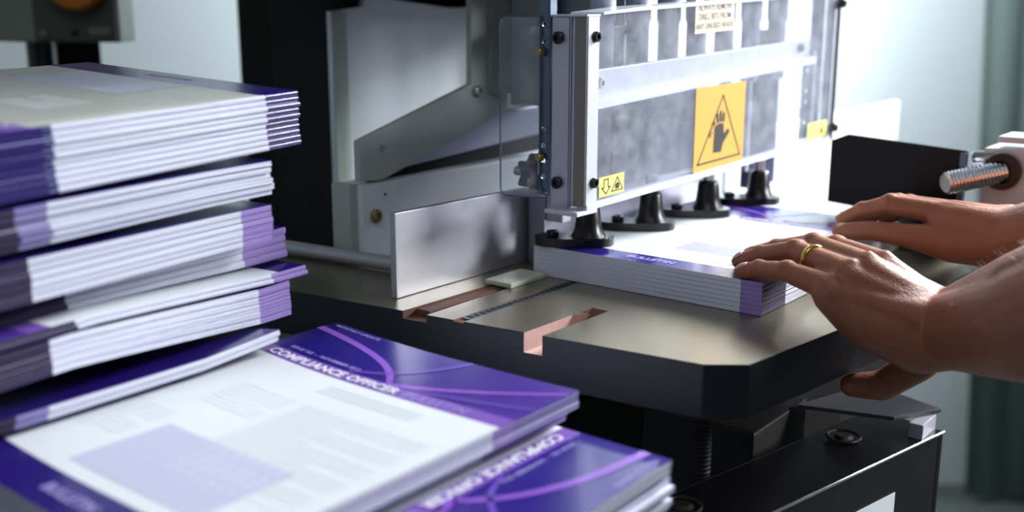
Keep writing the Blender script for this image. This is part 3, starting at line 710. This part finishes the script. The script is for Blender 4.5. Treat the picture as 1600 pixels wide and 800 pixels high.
pile(PT(.020, -.022), .0490, 4, .0054, 'magazine in the recessed bundle with lilac right ends, # there', G+', recessed bundle', thin=.28, inset=.00015, ts=.0052, tf=.0042, spine_out=True, header_far=False, jit=.0012, bend=lambda a, b: .0045*min(1, max(0, -b-.02)/.15),
     fore=[(-.042, 0, 'lilac_edge'), (-ML, -.180, 'dark_edge')])
pile(PT(-.013), .0700, 6, .0038, 'magazine in the middle lilac-ended bundle, # of its own bundle', G+', third bundle', inset=.00015, ts=.0046, tf=.0038, spine_out=False, header_far=False, jit=.0010,
     bend=lambda a, b: -.001*max(0, (-b-.05)/.2), fore=[(-.028, 0, 'lilac_edge'), (-ML, -.181, 'dark_edge')])
pile(PT(-.012), .1000, 6, .0037, 'magazine in the fanned bundle below the stapled ones, # there', G+', fanned bundle', inset=.00015, ts=.0050, tf=.0037, spine_out=False, header_far=False, jit=.0024,
     bend=lambda a, b: .0+.0055*max(0, (-a)/MW)-.0025*max(0, (-b-.05)/.15), fore=[(-.187, -.168, 'grey_lilac_edge'), (-ML, -.187, 'dark_edge')])
pile(PT(.016), .1305, 10, .00345, ('stapled magazine high on the left stack, # of its bundle', 'topmost magazine of the tall stack, pale cover with a dark footer strip'), G+', top bundle', ts=.00345, tf=.0041, spine_out=True, header_far=False, jit=.0012, detail=True, staples=True,
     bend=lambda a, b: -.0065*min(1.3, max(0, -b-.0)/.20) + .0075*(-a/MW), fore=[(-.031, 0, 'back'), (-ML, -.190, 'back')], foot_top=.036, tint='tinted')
# --- paper pile being drilled
PD = Pile((.2095, .2915, 0), 0)
trim = lambda a: 'lilac_edge' if a > -.034 else 'edge'
t9 = .0253/7
for i in range(7):
    make_mag(PD, 0, 0, .0003+i*t9, t9*.999, t9*.999, False, True, L=.2915, label='white magazine topping the square pile being drilled under the presser feet' if i == 6 else 'magazine in the squared pile being drilled, '+ORD[6-i], group='squared pile on the drilling table',
             fore=[(-.2915, -.25, 'dark_edge')], trim_near=trim, inset=.0001, detail=(i == 6), foot_top=.026, plain=(i < 6))

# ---------------------------------------------------------------- person
def capsule(bm, a, b, ra, rb, sub=3):
    t = bmesh.new()
    for p, r in ((a, ra), (b, rb)): bmesh.ops.create_icosphere(t, subdivisions=sub, radius=r, matrix=Matrix.Translation(V(p)))
    h = bmesh.ops.convex_hull(t, input=list(t.verts))
    bmesh.ops.delete(t, geom=[v for v in t.verts if not v.link_faces], context='VERTS')
    me = bpy.data.meshes.new('c'); t.to_mesh(me); t.free(); bm.from_mesh(me); bpy.data.meshes.remove(me)
def chain(bm, pts, sub=3):
    for (a, ra), (b, rb) in zip(pts, pts[1:]): capsule(bm, a, b, ra, rb, sub)
def remesh(name, bm, vox, m, parent, smooth_it=4):
    me = bpy.data.meshes.new('r'); bm.to_mesh(me); bm.free(); o = bpy.data.objects.new('r', me); COL.objects.link(o)
    md = o.modifiers.new('r', 'REMESH'); md.mode = 'VOXEL'; md.voxel_size = vox; md.use_smooth_shade = True
    s = o.modifiers.new('s', 'SMOOTH'); s.factor = .5; s.iterations = smooth_it
    out = evalmesh(o); bpy.data.objects.remove(o)
    out.name = name; out.materials.clear(); out.polygons.foreach_set('use_smooth', [True]*len(out.polygons))
    return link(name, out, m, parent)
person = thing('person', 'person with both hands on the paper pile, gold ring on the nearer hand, bare forearms', 'person', (.75, .12, FZ))
PO = -person.location
bm = bmesh.new()
# left hand (nearer), palm down, fingers pointing -X, thumb hooked under the table edge
WL = V((.332, .030, .006)); EL = V((.560, -.060, .105)); SL = V((.72, -.06, .38))
LP = [(.191, .002, .0312, .0056), (.204, .004, .0345, .0066), (.230, -.006, .0385, .0076), (.267, -.018, .0350, .0098)]
LR = [(.176, .028, .0318, .0060), (.193, .030, .0390, .0070), (.223, .023, .0475, .0082), (.274, -.006, .0440, .0102)]
LM = [(.172, .055, .0318, .0062), (.197, .049, .0410, .0072), (.231, .036, .0510, .0084), (.281, .006, .0480, .0104)]
LI = [(.182, .083, .0318, .0062), (.206, .074, .0395, .0072), (.242, .052, .0480, .0084), (.286, .025, .0460, .0104)]
def fchain(F, wr, k=3):
    chain(bm, [(V(p[:3]), p[3]) for p in F], k)
    # knuckle swellings
    for i in (1, 2): capsule(bm, V(F[i][:3])+V((0, 0, .0008)), V(F[i][:3])+V((.001, 0, .0008)), F[i][3]*1.07, F[i][3]*1.05)
for F, f in ((LP, .2), (LR, .45), (LM, .6), (LI, .8)):
    fchain(F, WL)
    m = V(F[3][:3]); wr = WL+V((-.004, -.016+.034*f, .004))
    mid = m.lerp(wr, .5)+V((0, 0, -.002))
    chain(bm, [(m+V((0, 0, -.003)), .0125), (mid, .0145), (wr, .020)])
    chain(bm, [(m+V((.002, 0, .0072)), .0042), (mid+V((0, 0, .0115)), .0030), (wr+V((0, 0, .015)), .0036)])     # tendon
chain(bm, [(V((.268, -.018, .029)), .0120), (V((.288, -.004, .012)), .0185), (V((.318, .018, -.002)), .0225), (WL+V((.01, -.004, .0)), .0240)])   # outer heel
chain(bm, [(V((.284, .022, .034)), .013), (V((.306, .044, .010)), .0180), (WL+V((0, .008, 0)), .022)])
chain(bm, [(V((.322, .046, -.002)), .0170), (V((.312, .046, -.026)), .0128), (V((.288, .042, -.0475)), .0112), (V((.268, .036, -.0500)), .0090)])   # thumb
chain(bm, [(WL+V((0, -.006, 0)), .0250), (V((.392, -.008, .030)), .0370), (V((.450, -.026, .064)), .0450), (EL, .0410)])
chain(bm, [(WL+V((0, .010, .002)), .0240), (V((.392, .008, .040)), .0370), (V((.450, -.008, .070)), .0450), (EL, .0410)])
chain(bm, [(EL, .0420), (EL.lerp(SL, .5), .050), (SL, .060)])
# right hand (farther)
WR = V((.325, .192, .040)); ER = V((.560, .150, .120)); SR = V((.74, .32, .40))
RI = [(.188, .201, .0400, .0062), (.206, .200, .0500, .0072), (.230, .199, .0585, .0084), (.272, .200, .0550, .0104)]
RM = [(.186, .222, .0340, .0062), (.204, .220, .0460, .0072), (.230, .219, .0560, .0084), (.274, .217, .0540, .0104)]
RR = [(.192, .244, .0330, .0060), (.208, .242, .0440, .0070), (.232, .241, .0530, .0080), (.276, .236, .0510, .0100)]
RP = [(.204, .263, .0320, .0055), (.218, .262, .0400, .0064), (.238, .259, .0460, .0074), (.276, .252, .0440, .0092)]
for F, f in ((RP, -.1), (RR, .2), (RM, .5), (RI, .8)):
    fchain(F, WR)
    m = V(F[3][:3]); wr = WR+V((-.004, .022-.032*f, .006)); mid = m.lerp(wr, .5)
    chain(bm, [(m+V((0, 0, -.003)), .0125), (mid, .0150), (wr, .020)])
    chain(bm, [(m+V((.002, 0, .0072)), .0040), (mid+V((0, 0, .0125)), .0030), (wr+V((0, 0, .015)), .0036)])
chain(bm, [(V((.193, .184, .0330)), .0068), (V((.206, .183, .0345)), .0080), (V((.222, .182, .0370)), .0086), (V((.252, .180, .0370)), .0100), (V((.288, .186, .0340)), .0160), (WR+V((0, -.004, -.002)), .020)])   # thumb
chain(bm, [(V((.270, .205, .040)), .013), (WR, .022)])
chain(bm, [(WR, .0250), (V((.392, .178, .062)), .0330), (V((.450, .165, .084)), .0420), (ER, .0410)])
chain(bm, [(WR+V((0, .012, 0)), .0240), (V((.392, .192, .064)), .0330), (V((.450, .180, .086)), .0420), (ER, .0410)])
chain(bm, [(ER, .0420), (ER.lerp(SR, .5), .050), (SR, .060), (V((.80, .13, .40)), .09), (SL, .060)])
body = remesh('arms_and_hands', bm, .0016, 'skin', person, 7); body.location = PO
body['label'] = 'bare forearms and hands with the fingers on the paper'
# rolled shirt sleeves and chest, outside the frame
bm = bmesh.new()
chain(bm, [(EL.lerp(SL, .45), .064), (SL, .078)]); chain(bm, [(ER.lerp(SR, .45), .064), (SR, .078)])
chain(bm, [(SL, .08), (V((.82, .0, .37)), .12), (V((.84, .12, .37)), .13), (V((.82, .26, .38)), .12), (SR, .08)])
chain(bm, [(V((.84, .06, .34)), .13), (V((.86, .06, -.02)), .12), (V((.86, .06, -.08)), .12)]); chain(bm, [(V((.84, .20, .34)), .13), (V((.86, .20, -.02)), .12), (V((.86, .20, -.08)), .12)])
o = remesh('shirt', bm, .008, 'shirt', person, 4); o.location = PO
# ring
a, b = V(LR[2][:3]), V(LR[3][:3]); c = a.lerp(b, .36); d = (b-a).normalized()
o = bmobj('ring', lathe([(.0086, -.0024), (.0103, -.0020), (.0106, 0), (.0103, .0020), (.0086, .0024)], c, c+d, 36), 'gold', person, smooth=True); o.location = PO
o['label'] = 'plain gold ring'
# fingernails
def nail(tip, nxt, r):
    tip, nxt = V(tip), V(nxt); d = (tip-nxt).normalized(); up = V((0, 0, 1)); side = d.cross(up).normalized(); n = side.cross(d).normalized()
    bm = bmesh.new(); rows = []
    for i in range(7):
        s = i/6; row = []
        for j in range(7):
            q = (j/6-.5)*2; ang = q*.95; wd = 1-.25*abs(s-.45)**2*4
            p = tip + d*(-.0055+.0095*s) + side*math.sin(ang*wd)*r*1.03 + n*(math.cos(ang*wd)*r*1.05 - (s**3)*r*.55)
            row.append(bm.verts.new(p))
        rows.append(row)
    for A, B in zip(rows, rows[1:]):
        for j in range(6): bm.faces.new((A[j], A[j+1], B[j+1], B[j]))
    o = bmobj('fingernail', bm, 'nail', person, smooth=True); o.location = PO
    md = o.modifiers.new('s', 'SOLIDIFY'); md.thickness = .0006
for F in (LP, LR, LM, LI, RI, RM, RR, RP): nail(F[0][:3], F[1][:3], F[0][3])
nail((.193, .184, .0330), (.206, .183, .0345), .0068)

# hairs on the forearms: one object, nobody could count them
rnd = random.Random(3); vs = []; fs = []
cand = [p for p in body.data.polygons if .345 < p.center.x < .50 and p.normal.z > -.1 and p.normal.y > -.9]
for p in rnd.sample(cand, min(900, len(cand))):
    c = p.center.copy(); n = p.normal.copy(); d = (n*.45 + V((-.75, rnd.uniform(-.5, .5), rnd.uniform(-.1, .4)))).normalized(); L = rnd.uniform(.004, .009)
    q = d.cross(V((rnd.uniform(-1, 1), rnd.uniform(-1, 1), rnd.uniform(-1, 1)))).normalized()*.00007
    m_ = c+d*L*.55+n*L*.12; e_ = c+d*L - V((0, 0, L*.1)); k = len(vs)
    vs += [c-n*.0003-q, c-n*.0003+q, m_-q*.8, m_+q*.8, e_]; fs += [(k, k+1, k+3, k+2), (k+2, k+3, k+4)]
h = meshobj('arm_hair', vs, fs, 'hair', person); h.location = PO; h['kind'] = 'stuff'
# small fittings become sub-parts of the part they are screwed to
def under(child, par, root):
    ps = [o for o in root.children if o.name.split('.')[0] == par]
    for o in [o for o in root.children if o.name.split('.')[0] == child]:
        o.parent = ps[0]; o.location = o.location-ps[0].location
for a, b, r_ in (('arm_bolt', 'support_arm', drill), ('arm_screw', 'support_arm', drill), ('beam_bolt', 'beam', drill), ('beam_pin', 'beam', drill), ('cross_bar_bolt', 'head_cross_bar', drill),
                 ('slot_insert', 'table_top', drill), ('slot_strip', 'table_top', drill), ('scale_marks', 'table_top', drill), ('rod_collar', 'rear_guide_rod', drill),
                 ('post_screw', 'guard_post', guard), ('pane_screw', 'guard_post', guard), ('post_cap', 'guard_post', guard), ('pane_knob', 'guard_pane', guard), ('rail_bolt', 'perforated_rail', guard), ('side_pane_edge', 'side_pane', guard), ('fingernail', 'arms_and_hands', person)):
    under(a, b, r_)
